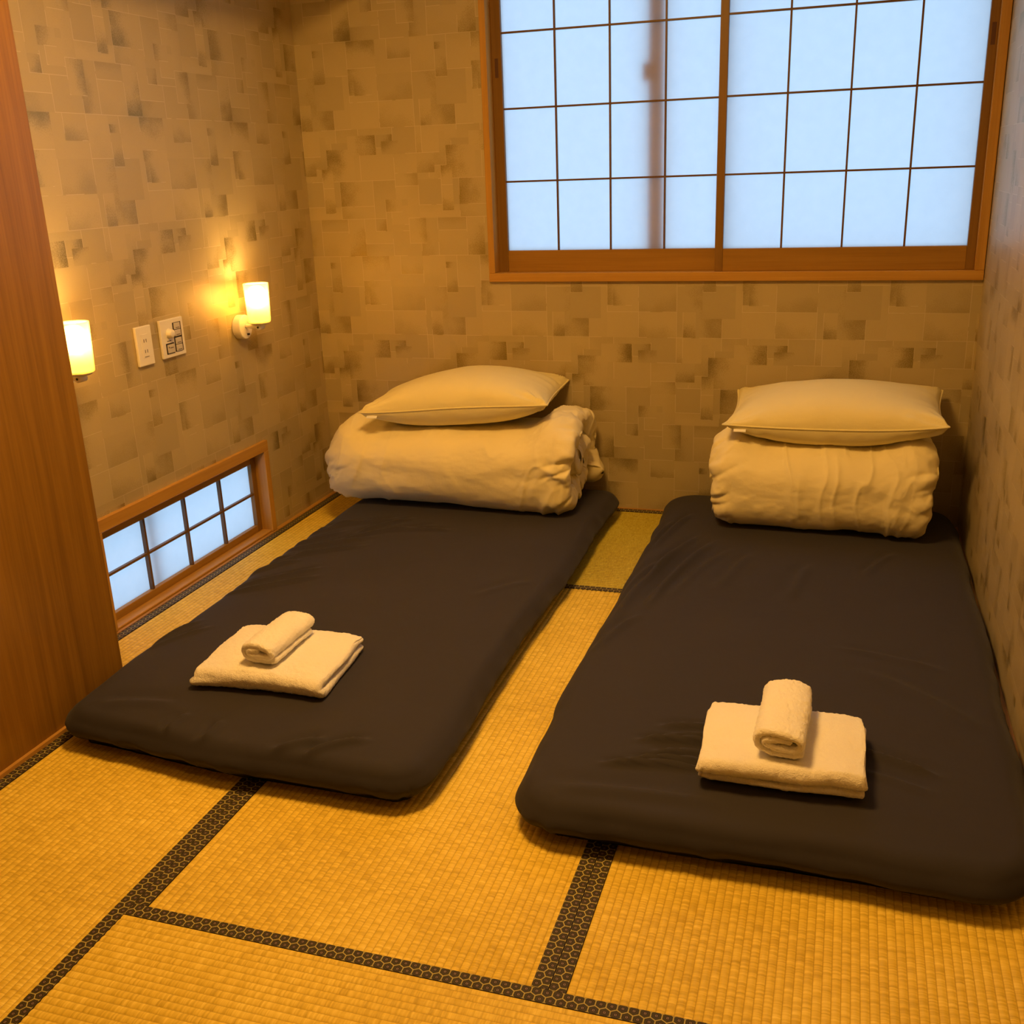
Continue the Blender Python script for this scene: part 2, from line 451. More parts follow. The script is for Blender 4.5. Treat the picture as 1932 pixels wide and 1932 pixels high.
def paper_wall(name, origin, U, V, N, width, height, holes=(), thick=0.10, shift=(0, 0), mat=None):
    origin, U, V, N = map(Vector, (origin, U, V, N))
    us = set(np.round(np.arange(0, width, CELL), 6)) | {0.0, width}
    vs = set(np.round(np.arange(0, height, CELL), 6)) | {0.0, height}
    for (a, b, c, d) in holes:
        us |= {a, b}; vs |= {c, d}
    def clean(s, mx):
        s = sorted(x for x in s if 0 <= x <= mx); out = [s[0]]
        for x in s[1:]:
            if x - out[-1] > 1e-5: out.append(x)
        return out
    us, vs = clean(us, width), clean(vs, height)
    verts = []; faces = []; ca = []; cb = []
    def P(u, v, d=0.0): return origin + U * u + V * v - N * d
    grid = {}
    def vid(i, j):
        if (i, j) not in grid:
            grid[(i, j)] = len(verts); verts.append(P(us[i], vs[j]))
        return grid[(i, j)]
    flip = U.cross(V).dot(N) < 0
    for i in range(len(us) - 1):
        um = (us[i] + us[i + 1]) / 2
        for j in range(len(vs) - 1):
            vm = (vs[j] + vs[j + 1]) / 2
            if any(a < um < b and c < vm < d for (a, b, c, d) in holes): continue
            ci = (int(um / CELL) + shift[0]) % NU; cj = (int(vm / CELL) + shift[1]) % NV
            i0, j0, w_, h_, tone, amt, ang, ln = CARDS[CARD_IDS[ci, cj]]
            bu = (int(um / CELL) - ((ci - i0) % NU)) * CELL; bv = (int(vm / CELL) - ((cj - j0) % NV)) * CELL
            q = [(i, j), (i + 1, j), (i + 1, j + 1), (i, j + 1)]
            if flip: q.reverse()
            faces.append([vid(*t) for t in q])
            for (a, b) in q:
                ca += [(us[a] - bu) / (w_ * CELL), (vs[b] - bv) / (h_ * CELL), tone, amt]
                cb += [w_ * CELL, h_ * CELL, ang, ln]
    def extra(pts):
        k = len(verts); verts.extend(pts); faces.append([k, k + 1, k + 2, k + 3])
        for _ in range(4): ca.extend([0.5, 0.5, 0.5, 0.0]); cb.extend([1, 1, 0, 0])
    # back and edges give the wall its thickness; reveals line the openings
    rects = [(0, width, 0, height)]
    cu = sorted({0, width} | {x for h in holes for x in h[:2]}); cv = sorted({0, height} | {x for h in holes for x in h[2:]})
    for i in range(len(cu) - 1):
        for j in range(len(cv) - 1):
            um, vm = (cu[i] + cu[i + 1]) / 2, (cv[j] + cv[j + 1]) / 2
            if any(a < um < b and c < vm < d for (a, b, c, d) in holes): continue
            extra([P(cu[i], cv[j], thick), P(cu[i], cv[j + 1], thick), P(cu[i + 1], cv[j + 1], thick), P(cu[i + 1], cv[j], thick)])
    for (a, b, c, d) in [(0, width, 0, height)] + list(holes):
        for (p, q) in (((a, c), (b, c)), ((b, c), (b, d)), ((b, d), (a, d)), ((a, d), (a, c))):
            extra([P(*p), P(*q), P(*q, thick), P(*p, thick)])
    o = mesh(name, verts, faces, mat or M_WALL)
    me = o.data
    for nm, dat in (('card_a', ca), ('card_b', cb)):
        at = me.attributes.new(nm, 'FLOAT_COLOR', 'CORNER'); at.data.foreach_set('color', dat)
    return o

# openings: big window (x0,x1,z0,z1), low window (y0,y1,z0,z1)
BW = (0.763, 2.450, 0.906, 2.05)
SW = (-1.470, -0.543, 0.004, 0.324)
ZF = -0.055
def st(o, label, cat='wall'):
    return tag(o, label, cat, kind='structure')
st(paper_wall('wall_back', (0, 0, ZF), (1, 0, 0), (0, 0, 1), (0, -1, 0), W, H - ZF, [(BW[0], BW[1], BW[2] - ZF, BW[3] - ZF)], shift=(3, 5)),
   'back wall papered in a golden beige patchwork print around the large window')
st(paper_wall('wall_left', (0, Y1, ZF), (0, 1, 0), (0, 0, 1), (1, 0, 0), -Y1, H - ZF, [(SW[0] - Y1, SW[1] - Y1, SW[2] - ZF, SW[3] - ZF)], shift=(8, 17)),
   'left wall papered in beige patchwork print carrying the two wall lamps')
st(paper_wall('wall_right', (W, Y1, ZF), (0, 1, 0), (0, 0, 1), (-1, 0, 0), -Y1, H - ZF, shift=(0, 9)),
   'right wall papered in beige patchwork print beside the right futon')
st(paper_wall('wall_front', (0, Y1, ZF), (1, 0, 0), (0, 0, 1), (0, 1, 0), W, H - ZF), 'papered wall closing the room behind the viewer')
st(box('floor', -0.1, W + 0.1, Y1 - 0.1, 0.1, ZF - 0.06, ZF, M_SUBFLOOR), 'wooden floor boards under the tatami mats', 'floor')
st(box('ceiling', -0.1, W + 0.1, Y1 - 0.1, 0.1, H, H + 0.06, M_CEIL), 'plain pale ceiling above the sleeping room', 'ceiling')
o = box('wall_closet', 0.0, CX, Y1, CY, ZF, H, W_PANEL, bev=0.003, seg=2)
st(o, 'smooth brown wood closet side standing at the left edge')
st(box('blocker_1', 0.0, 0.34, -1.45, 0.0, 1.925, H, M_CEIL, bev=0.004), 'unseen box added under the ceiling to shade the top of the left wall', 'blocker')  # out of view, added to cast the dark band on the upper left wall
# thin wooden strips between walls and mats
st(box('baseboard_back', 0.0, W, -0.008, 0.0, ZF, 0.004, W_STRIP_X), 'thin wooden strip along the foot of the back wall', 'baseboard')
st(box('baseboard_left', 0.0, 0.0195, CY, -0.0085, ZF, 0.003, W_STRIP_Y), 'thin wooden strip along the foot of the left wall under the low window', 'baseboard')
st(box('baseboard_right', W - 0.012, W, Y1, -0.0085, ZF, 0.012, W_STRIP_Y), 'orange wooden strip along the foot of the right wall', 'baseboard')
st(box('baseboard_closet', CX, CX + 0.010, Y1, CY + 0.001, ZF, 0.010, W_STRIP_Y), 'pale wooden strip along the foot of the brown closet side', 'baseboard')

# ------------------------------------------------------------------ big shoji window
win = empty('window_1', ((BW[0] + BW[1]) / 2, 0, BW[2]))
tag(win, 'large shoji window with bluish paper panes in an orange wood frame on the back wall', 'window', kind='structure')
def wbox(name, x0, x1, y0, y1, z0, z1, mat, parent, bev=0.0015):
    """box whose world position is given, parented to an object with its own origin"""
    o = box(name, x0, x1, y0, y1, z0, z1, mat, None, bev)
    o.parent = parent
    off = Vector((0, 0, 0)); p = parent
    while p is not None:
        off += p.location; p = p.parent
    o.location = -off
    return o
fr = 0.018
wbox('frame_sill', BW[0] - fr, BW[1] + 0.024, -0.016, 0.098, 0.880, BW[2] + 0.006, W_FRAME_X, win)
wbox('frame_head', BW[0] - fr, BW[1] + 0.024, -0.016, 0.098, BW[3] - 0.006, BW[3] + 0.030, W_FRAME_X, win)
wbox('frame_jamb', BW[0] - fr, BW[0] + 0.006, -0.015, 0.098, BW[2] + 0.006, BW[3] - 0.006, W_FRAME_Z, win)
wbox('frame_jamb', BW[1] - 0.006, BW[1] + 0.024, -0.015, 0.098, BW[2] + 0.006, BW[3] - 0.006, W_FRAME_Z, win)

def shoji(parent, x0, x1, gx, zs, ybase, zbot, ztop, bar_v, bar_h, pull_x):
    """panel in the XZ plane. gx: pane limits in x, zs: pane limits in z, ybase: room-side face"""
    p = bpy.data.objects.new('shoji_screen', None); link(p, parent)
    yb = ybase + 0.026
    wbox('stile', x0, gx[0], ybase, yb, zbot, ztop, W_SHOJI_Z, p)
    wbox('stile', gx[-1], x1, ybase, yb, zbot, ztop, W_SHOJI_Z, p)
    wbox('rail', gx[0], gx[-1], ybase + 0.001, yb, zbot, zs[0], W_SHOJI_X, p)
    wbox('rail', gx[0], gx[-1], ybase + 0.001, yb, zs[-1], ztop, W_SHOJI_X, p)
    for x in gx[1:-1]:
        wbox('muntin', x - bar_v / 2, x + bar_v / 2, ybase + 0.004, ybase + 0.014, zs[0], zs[-1], W_MUNTIN_Z, p, 0.0005)
    for z in zs[1:-1]:
        wbox('muntin', gx[0], gx[-1], ybase + 0.0035, ybase + 0.0135, z - bar_h / 2, z + bar_h / 2, W_MUNTIN_X, p, 0.0005)
    for i in range(len(gx) - 1):
        for j in range(len(zs) - 1):
            wbox('paper_pane', gx[i], gx[i + 1], ybase + 0.0145, ybase + 0.0150, zs[j], zs[j + 1], M_PAPER, p, 0.0)
    if pull_x is not None:
        wbox('finger_pull', pull_x - 0.0065, pull_x + 0.0065, ybase - 0.0006, ybase + 0.003, 1.600, 1.665, M_PULL, p, 0.0005)
    return p
ZS = [0.990, 1.240, 1.4935, 1.748, 2.002]
shoji(win, 1.588, 2.444, [1.616, 1.816, 2.018, 2.220, 2.417], ZS, 0.012, BW[2] + 0.006, BW[3] - 0.006, 0.0065, 0.0065, 2.431)
shoji(win, 0.769, 1.616, [0.806, 1.004, 1.203, 1.401, 1.592], ZS, 0.042, BW[2] + 0.006, BW[3] - 0.006, 0.0065, 0.0065, 0.787)
# sliding sash outside: its meeting stile and lock shade the paper
wbox('sash_stile', 1.336, 1.396, 0.070, 0.094, BW[2] + 0.006, BW[3] - 0.006, M_SASH, win)
wbox('sash_lock', 1.316, 1.338, 0.067, 0.085, 1.560, 1.620, M_SASH, win)

# ------------------------------------------------------------------ low shoji window (left wall)
lw = empty('window_2', (0, (SW[0] + SW[1]) / 2, 0))
tag(lw, 'low shoji window with eight paper panes at floor level in the left wall', 'window', kind='structure')
wbox('frame_head', -0.092, 0.014, SW[0] - 0.03, SW[1] + 0.024, SW[3] - 0.006, SW[3] + 0.034, W_FRAME_Y, lw)
wbox('frame_sill', -0.092, 0.008, SW[0], SW[1], SW[2], 0.011, W_FRAME_Y, lw)
wbox('frame_jamb', -0.092, 0.014, SW[1] - 0.006, SW[1] + 0.024, 0.004, SW[3] - 0.006, W_FRAME_Z, lw)
wbox('frame_jamb', -0.092, 0.014, SW[0] - 0.03, SW[0] + 0.006, 0.004, SW[3] - 0.006, W_FRAME_Z, lw)
sp_ = bpy.data.objects.new('shoji_screen', None); link(sp_, lw)
ys = [-1.437, -1.218, -0.9985, -0.785, -0.580]; zz = [0.036, 0.159, 0.276]
xf = -0.030
wbox('stile', xf - 0.026, xf, ys[-1], SW[1] - 0.008, 0.011, SW[3] - 0.007, W_SHOJI_Z, sp_)
wbox('stile', xf - 0.026, xf, SW[0] + 0.007, ys[0], 0.011, SW[3] - 0.007, W_SHOJI_Z, sp_)
wbox('rail', xf - 0.026, xf - 0.001, ys[0], ys[-1], 0.011, zz[0], W_SHOJI_Y, sp_)
wbox('rail', xf - 0.026, xf - 0.001, ys[0], ys[-1], zz[-1], SW[3] - 0.007, W_SHOJI_Y, sp_)
for y in ys[1:-1]:
    wbox('muntin', xf - 0.016, xf - 0.002, y - 0.0045, y + 0.0045, zz[0], zz[-1], W_MUNTIN_Z, sp_, 0.0006)
wbox('muntin', xf - 0.015, xf - 0.003, ys[0], ys[-1], zz[1] - 0.004, zz[1] + 0.004, W_MUNTIN_Y, sp_, 0.0006)
for i in range(4):
    for j in range(2):
        wbox('paper_pane', xf - 0.0170, xf - 0.0165, ys[i], ys[i + 1], zz[j], zz[j + 1], M_PAPER, sp_, 0.0)
wbox('sash_stile', -0.090, -0.075, -1.19, -1.155, 0.011, SW[3] - 0.006, M_SASH, lw)

# ------------------------------------------------------------------ tatami mats
def tatami(x0, x1, y0, y1, along, borders, label, rush=None):
    """along: axis of the ribs. borders: set of sides ('-','+') across the ribs that carry brocade"""
    root = empty('tatami_mat', ((x0 + x1) / 2, (y0 + y1) / 2, ZF))
    tag(root, label, 'tatami mat', 'tatami mats')
    lx, ly = (x1 - x0), (y1 - y0)
    wid, lng = (lx, ly) if along == 'Y' else (ly, lx)
    a0, a1 = 0.0, wid
    BWD = 0.030
    if '-' in borders: a0 += BWD
    if '+' in borders: a1 -= BWD
    RIB = 0.0148
    # corrugated top
    us = [0.0]
    n = int((a1 - a0) / RIB * 6)
    us = [a0 + (a1 - a0) * i / n for i in range(n + 1)]
    prof = [-0.0021 * (1 - abs(math.sin(math.pi * ((u / RIB) % 1.0))) ** 0.75) for u in us]
    nl = 2
    V = []; UV = []
    def pt(u, v, z):
        if along == 'Y': return (x0 + u - (x0 + x1) / 2, y0 + v - (y0 + y1) / 2, z - ZF)
        return (x0 + v - (x0 + x1) / 2, y0 + u - (y0 + y1) / 2, z - ZF)
    Fc = []; fuv = []
    for k in range(nl):
        for u, z in zip(us, prof): V.append(pt(u, lng * k / (nl - 1), z))
    m = len(us)
    for i in range(m - 1):
        f = [i, i + 1, m + i + 1, m + i]; uvs = [(us[i], 0), (us[i + 1], 0), (us[i + 1], lng), (us[i], lng)]
        if along == 'X': f.reverse(); uvs.reverse()
        Fc.append(f); fuv += uvs
    # body sides and underside
    b = len(V)
    for (u, v) in ((a0, 0), (a1, 0), (a1, lng), (a0, lng)):
        V.append(pt(u, v, -0.0021)); V.append(pt(u, v, ZF))
    for k in range(4):
        k2 = (k + 1) % 4
        Fc.append([b + 2 * k, b + 2 * k2, b + 2 * k2 + 1, b + 2 * k + 1]); fuv += [(0, 0)] * 4
    Fc.append([b + 1, b + 3, b + 5, b + 7]); fuv += [(0, 0)] * 4
    o = mesh('mat_body', V, Fc, rush or M_TATAMI, root)
    uvl = o.data.uv_layers.new(name='UVMap'); uvl.data.foreach_set('uv', [c for t in fuv for c in t])
    for s in borders:
        u0, u1 = (0.0, BWD) if s == '-' else (wid - BWD, wid)
        zt, e = 0.0010, 0.0005
        V = [pt(u0, 0, ZF), pt(u0, 0, zt - e), pt(u0 + e, 0, zt), pt(u1 - e, 0, zt), pt(u1, 0, zt - e), pt(u1, 0, ZF)]
        V += [pt(u0, lng, ZF), pt(u0, lng, zt - e), pt(u0 + e, lng, zt), pt(u1 - e, lng, zt), pt(u1, lng, zt - e), pt(u1, lng, ZF)]
        ac = [0, 0, e, BWD - e, BWD, BWD]
        Fc = []; fuv = []
        ph = 0.0045 if s == '-' else 0.011
        for i in range(5):
            Fc.append([i, i + 1, 7 + i, 6 + i]); fuv += [(0, ac[i]), (0, ac[i + 1]), (lng, ac[i + 1]), (lng, ac[i])]
        Fc.append([0, 6, 11, 5]); fuv += [(0, 0)] * 4
        Fc.append([5, 4, 3, 2, 1, 0]); fuv += [(0, 0)] * 6
        Fc.append([6, 7, 8, 9, 10, 11]); fuv += [(0, 0)] * 6
        o = mesh('brocade_border', V, Fc, M_BORDER, root)
        uvl = o.data.uv_layers.new(name='UVMap'); uvl.data.foreach_set('uv', [c for t in fuv for c in t])
        bm = bmesh.new(); bm.from_mesh(o.data); bmesh.ops.recalc_face_normals(bm, faces=bm.faces[:]); bm.to_mesh(o.data); bm.free()
    return root
XA, XB, YF, YR = 0.8410, 1.6505, -2.4960, -0.8345
g = 0.0001
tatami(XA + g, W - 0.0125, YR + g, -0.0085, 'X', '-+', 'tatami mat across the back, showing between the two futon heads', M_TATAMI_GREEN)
tatami(XA + g, XB - g, YF + g, YR - g, 'Y', '-+', 'tatami mat in the middle, showing between the two futons')
tatami(XB + g, W - 0.0125, YF + g, YR - g, 'Y', '-+', 'tatami mat at the right, under the foot of the right futon')
tatami(XA + g, W - 0.0125, YF - 0.84, YF - g, 'X', '-+', 'tatami mat at the front with ribs running sideways')
tatami(0.0200, XA - g, -1.700, -0.0085, 'Y', '-+', 'tatami mat at the left back, showing below the low shoji window')
tatami(CX + 0.0105, XA - g, -3.40, -1.7015, 'Y', '-+', 'narrow tatami mat at the left front beside the brown closet side')

# ------------------------------------------------------------------ futon mattresses
def rounded_slab(a, b, h, R, r_top, r_bot, nx, ny, nz):
    """rounded box centred in xy, z 0..h, dense top; returns verts, faces, top mask param e (edge distance)"""
    pts = {}; V = []; Fc = []
    xs = np.linspace(-a, a, nx + 1); ys = np.linspace(-b, b, ny + 1); zs = np.linspace(0, h, nz + 1)
    def vid(x, y, z):
        k = (round(x, 5), round(y, 5), round(z, 5))
        if k not in pts: pts[k] = len(V); V.append((x, y, z))
        return pts[k]
    for zc, rev in ((h, False), (0.0, True)):
        for i in range(nx):
            for j in range(ny):
                f = [vid(xs[i], ys[j], zc), vid(xs[i + 1], ys[j], zc), vid(xs[i + 1], ys[j + 1], zc), vid(xs[i], ys[j + 1], zc)]
                Fc.append(f[::-1] if rev else f)
    for k in range(nz):
        for i in range(nx):
            for yc, rev in ((-b, False), (b, True)):
                f = [vid(xs[i], yc, zs[k]), vid(xs[i + 1], yc, zs[k]), vid(xs[i + 1], yc, zs[k + 1]), vid(xs[i], yc, zs[k + 1])]
                Fc.append(f[::-1] if rev else f)
        for j in range(ny):
            for xc, rev in ((a, False), (-a, True)):
                f = [vid(xc, ys[j], zs[k]), vid(xc, ys[j + 1], zs[k]), vid(xc, ys[j + 1], zs[k + 1]), vid(xc, ys[j], zs[k + 1])]
                Fc.append(f[::-1] if rev else f)
    P = np.array(V)
    # plan corners
    inx, iny = a - R, b - R
    dx = np.clip(np.abs(P[:, 0]) - inx, 0, None); dy = np.clip(np.abs(P[:, 1]) - iny, 0, None)
    L = np.hypot(dx, dy) + 1e-12; k = np.where((dx > 0) & (dy > 0), np.maximum(dx, dy) / L, 1.0)
    dx, dy = dx * k, dy * k
    sx, sy = np.sign(P[:, 0]), np.sign(P[:, 1])
    qx, qy = np.clip(P[:, 0], -inx, inx), np.clip(P[:, 1], -iny, iny)
    P[:, 0] = qx + sx * dx; P[:, 1] = qy + sy * dy
    # edge distance and outward normal in plan
    vx, vy = np.abs(P[:, 0]) - inx, np.abs(P[:, 1]) - iny
    both = (vx > 0) & (vy > 0); Lc = np.hypot(np.clip(vx, 0, None), np.clip(vy, 0, None)) + 1e-12
    e = np.where(both, R - Lc, R - np.maximum(vx, vy))
    nx_ = np.where(both, vx / Lc, (vx >= vy).astype(float)) * sx
    ny_ = np.where(both, vy / Lc, (vx < vy).astype(float)) * sy
    z = P[:, 2].copy()
    top = z > h / 2
    r = np.where(top, r_top, r_bot)
    ee = np.clip(r - e, 0, None); ez = np.where(top, np.clip(z - (h - r), 0, None), np.clip(r - z, 0, None))
    Lr = np.hypot(ee, ez) + 1e-12
    kk = np.where((ee > 0) & (ez > 0), np.maximum(ee, ez) / Lr, 1.0)
    P[:, 0] -= nx_ * ee * (1 - kk); P[:, 1] -= ny_ * ee * (1 - kk)
    z = np.where(top, z - ez * (1 - kk), z + ez * (1 - kk))
    P[:, 2] = z
    return P, Fc, e, np.stack([nx_, ny_], 1), top

def ridge(X, Y, p0, p1, wd, amp, bend=0.0):
    """soft ridge along a slightly bent segment, tapered at both ends"""
    p0, p1 = np.array(p0), np.array(p1); d = p1 - p0; L = np.hypot(*d); d = d / L
    t = ((X - p0[0]) * d[0] + (Y - p0[1]) * d[1]) / L
    s = (X - p0[0]) * -d[1] + (Y - p0[1]) * d[0] - bend * 4 * t * (1 - t)
    tap = smooth01(np.clip(t, 0, 1) / 0.3) * smooth01((1 - np.clip(t, 0, 1)) / 0.3) * ((t > 0) & (t < 1))
    return amp * tap * (np.exp(-(s / wd) ** 2) - 0.55 * np.exp(-((s - 1.9 * wd) / (1.3 * wd)) ** 2))

def futon(label, x0, x1, y0, y1, h, ridges, seed, R, warp=None):
    a, b = (x1 - x0) / 2, (y1 - y0) / 2
    cx, cy = (x0 + x1) / 2, (y0 + y1) / 2
    P, Fc, e, nn, top = rounded_slab(a, b, h, R, 0.052, 0.034, 150, 300, 10)
    X, Y = P[:, 0] + cx, P[:, 1] + cy
    z = P[:, 2]
    side = smooth01(1 - e / 0.06)
    # loose cover: outline waves, bottom edge pulled in by the elastic
    wv = fbm(X * 2.6, Y * 2.6, 0, seed, 2) * 0.009 + fbm(X * 9, Y * 9, z * 14, seed + 5, 2) * 0.0035
    low = smooth01(1 - z / (0.5 * h))
    wv = wv - 0.040 * low
    P[:, 0] += nn[:, 0] * wv * side; P[:, 1] += nn[:, 1] * wv * side
    # pleats gathered round the lower sides
    tang = np.where(np.abs(nn[:, 0]) > 0.7, Y, X)
    pl = np.abs(vnoise(tang * 13 + z * 8, 0 * tang, nn[:, 0] * 3, seed + 2)) ** 1.6 * 0.010
    P[:, 0] -= nn[:, 0] * pl * side * smooth01((h * 0.75 - z) / (h * 0.5)); P[:, 1] -= nn[:, 1] * pl * side * smooth01((h * 0.75 - z) / (h * 0.5))
    tp = top.astype(float) * smooth01((z - h * 0.35) / (h * 0.5))
    dz = fbm(X * 2.2, Y * 2.2, 0.5, seed + 9, 2) * 0.0045 - 0.012 * np.exp(-e / 0.09) * smooth01(1 - e / 0.25)
    for rd in ridges: dz = dz + 2.4 * ridge(X, Y, *rd)
    P[:, 2] = z + dz * tp
    # underside floats up a little where the cover bags
    P[:, 2] = np.where(~top, np.maximum(P[:, 2], 0.0015), P[:, 2])
    if warp:
        wx, wy, rx, ry, ddx, ddy = warp
        wt = smooth01(1 - np.hypot((X - wx) / rx, (Y - wy) / ry))
        P[:, 0] += ddx * wt; P[:, 1] += ddy * wt
    root = empty('futon_mattress', (cx, cy, 0.0))
    tag(root, label, 'futon', 'dark futon mattresses')
    mesh('fitted_cover', P, Fc, M_FUTON, root, True)
    return root

rngw = random.Random(5)
ridL = []
for k in range(9):      # fan of creases from the window-side edge
    y = -1.28 + k * 0.075 + rngw.uniform(-.02, .02)
    ridL.append(((0.27 + rngw.uniform(-.02, .02), y - 0.07), (0.44 + rngw.uniform(-.03, .14), y + 0.12 + rngw.uniform(-.02, .03)), rngw.uniform(.008, .013), rngw.uniform(.0025, .0055), rngw.uniform(-.015, .015)))
ridL += [((0.40, -0.86), (0.74, -0.62), .010, .005, .02), ((0.46, -0.78), (0.62, -0.56), .009, .005, .01), ((0.56, -0.72), (0.80, -0.66), .010, .004, .01),
         ((0.28, -1.72), (0.36, -1.50), .009, .004, .01), ((0.31, -1.74), (0.42, -1.54), .009, .003, .01),
         ((0.36, -2.05), (0.60, -1.98), .020, .003, .01), ((0.98, -2.10), (1.12, -2.00), .010, .006, .015), ((0.90, -2.10), (1.02, -2.02), .012, .005, .01),
         ((0.62, -2.10), (0.64, -2.00), .010, .004, .01), ((0.72, -2.10), (0.73, -2.00), .012, .004, -.01), ((1.06, -1.2), (1.2, -1.02), .015, .0015, .01)]
ridR = []
for k, (y, x0r) in enumerate([(-1.775, 1.70), (-1.845, 1.66), (-1.885, 1.70), (-1.925, 1.65), (-1.955, 1.60), (-1.81, 1.72)]):
    ridR.append(((x0r, y - 0.02), (1.855, y + 0.010), .0080, (.0045, .0075, .004, .0075, .008, .003)[k], .010))
ridR += [((2.08, -1.775), (2.30, -1.86), .012, .006, .008), ((2.12, -1.86), (2.28, -1.92), .012, .003, .004),
         ((1.47, -1.15), (1.56, -0.72), .011, .005, .02), ((1.49, -1.28), (1.62, -0.62), .013, .006, .03), ((1.53, -1.02), (1.64, -0.52), .010, .006, .02), ((1.56, -1.2), (1.70, -0.55), .012, .007, .02),
         ((1.46, -0.82), (1.53, -0.36), .010, .006, .01), ((1.50, -0.70), (1.58, -0.30), .010, .006, .01), ((1.62, -1.1), (1.76, -0.62), .012, .003, .02), ((1.75, -1.0), (1.82, -0.65), .014, .003, .01),
         ((1.95, -1.05), (2.0, -0.7), .016, .003, .01), ((2.15, -0.8), (2.25, -0.55), .012, .003, .01), ((1.48, -1.45), (1.56, -1.2), .012, .004, .01), ((2.1, -1.4), (2.4, -1.65), .02, .0025, .02),
         ((1.5, -2.08), (1.9, -2.05), .018, .004, .01), ((2.05, -1.3), (2.35, -1.38), .012, .002, .01)]
FH = 0.102
futon('dark futon mattress on the left, lying below the low shoji window', 0.275, 1.265, -2.120, -0.035, FH, ridL, 3.0, 0.085, (0.26, -2.14, 0.60, 0.40, 0.020, 0.044))
futon('dark futon mattress on the right, lying along the right wall', 1.449, 2.458, -2.145, -0.030, FH, ridR, 8.0, 0.12)

# ------------------------------------------------------------------ thick folded ribbons (duvets and towels)
def resample(path, n):
    path = np.array(path, float); d = np.r_[0, np.cumsum(np.hypot(*np.diff(path, axis=0).T))]
    t = np.linspace(0, d[-1], n)
    return np.stack([np.interp(t, d, path[:, 0]), np.interp(t, d, path[:, 1])], 1), t

def ribbon(path, T, xs, thick, n=160, tip=5, taper_tip=1.0):
    """path (a,b) is swept along x; returns verts (x,a,b), faces and per-vertex arrays (x, s, side)"""
    c, s = resample(path, n)
    tg = np.gradient(c, axis=0); tg /= np.hypot(tg[:, 0], tg[:, 1])[:, None]
    nr = np.stack([-tg[:, 1], tg[:, 0]], 1)
    loop = []      # (index, normal offset -1..1, tangential offset)
    for i in range(n): loop.append((i, 1.0, 0.0))
    for k in range(1, tip): a = math.pi * k / tip; loop.append((n - 1, math.cos(a), math.sin(a)))
    for i in range(n - 1, -1, -1): loop.append((i, -1.0, 0.0))
    for k in range(1, tip): a = math.pi * k / tip; loop.append((0, -math.cos(a), -math.sin(a)))
    K = len(loop)
    idx = np.array([l[0] for l in loop]); no = np.array([l[1] for l in loop]); to = np.array([l[2] for l in loop])
    V = []; XX = []; SS = []; SD = []; NN = []
    for x, t in zip(xs, thick):
        p = c[idx] + nr[idx] * (no * T / 2 * t)[:, None] + tg[idx] * (to * T / 2 * t)[:, None]
        V.append(np.c_[np.full(K, x), p]); XX.append(np.full(K, x)); SS.append(s[idx]); SD.append(no); NN.append(nr[idx] * np.sign(no)[:, None])
    V = np.concatenate(V); Fc = []
    m = len(xs)
    for j in range(m - 1):
        for k in range(K):
            k2 = (k + 1) % K
            Fc.append((j * K + k, j * K + k2, (j + 1) * K + k2, (j + 1) * K + k))
    for j, rev in ((0, True), (m - 1, False)):
        for i in range(n - 1):
            o1, o2 = i, i + 1; i1, i2 = n + tip - 1 + (n - 1 - i), n + tip - 1 + (n - 2 - i)
            f = (j * K + o1, j * K + o2, j * K + i2, j * K + i1)
            Fc.append(f[::-1] if rev else f)
    return V, Fc, np.concatenate(XX), np.concatenate(SS), np.concatenate(SD), np.concatenate(NN)

def end_round(xs, x0, x1, r0, r1, p=2.2, tmin=0.04):
    a = np.clip((x0 + r0 - xs) / r0, 0, 1); b = np.clip((xs - (x1 - r1)) / r1, 0, 1)
    t = (1 - a ** p) ** (1 / p) * (1 - b ** p) ** (1 / p)
    return np.maximum(t, tmin)

def graded(x0, x1, n, r):
    """positions denser near both ends"""
    e = 0.5 - 0.5 * np.cos(np.linspace(0, math.pi, 13))
    return np.unique(np.round(np.r_[x0 + r * (1 - np.cos(np.linspace(0, math.pi / 2, 12))), np.linspace(x0 + r, x1 - r, n), x1 - r * (1 - np.cos(np.linspace(math.pi / 2, 0, 12)))], 6))

def spiral(A, B, T, turns, n_exp, start, cw=1, n=260, hold=None):
    th = np.linspace(0, 2 * math.pi * turns, n)
    k = th / (2 * math.pi)
    sh = k if hold is None else np.where(k < 1, smooth01((k - hold) / (1 - hold)), k)
    a = A - T * sh; b = B - T * sh
    an = start + cw * th
    ne = n_exp if hold is None else np.where(np.sin(an) < 0, 4.6, n_exp)
    sg = lambda v: np.sign(v) * np.abs(v) ** (2.0 / ne)
    return np.stack([np.maximum(a, 0.01) * sg(np.cos(an)), np.maximum(b, 0.006) * sg(np.sin(an))], 1)

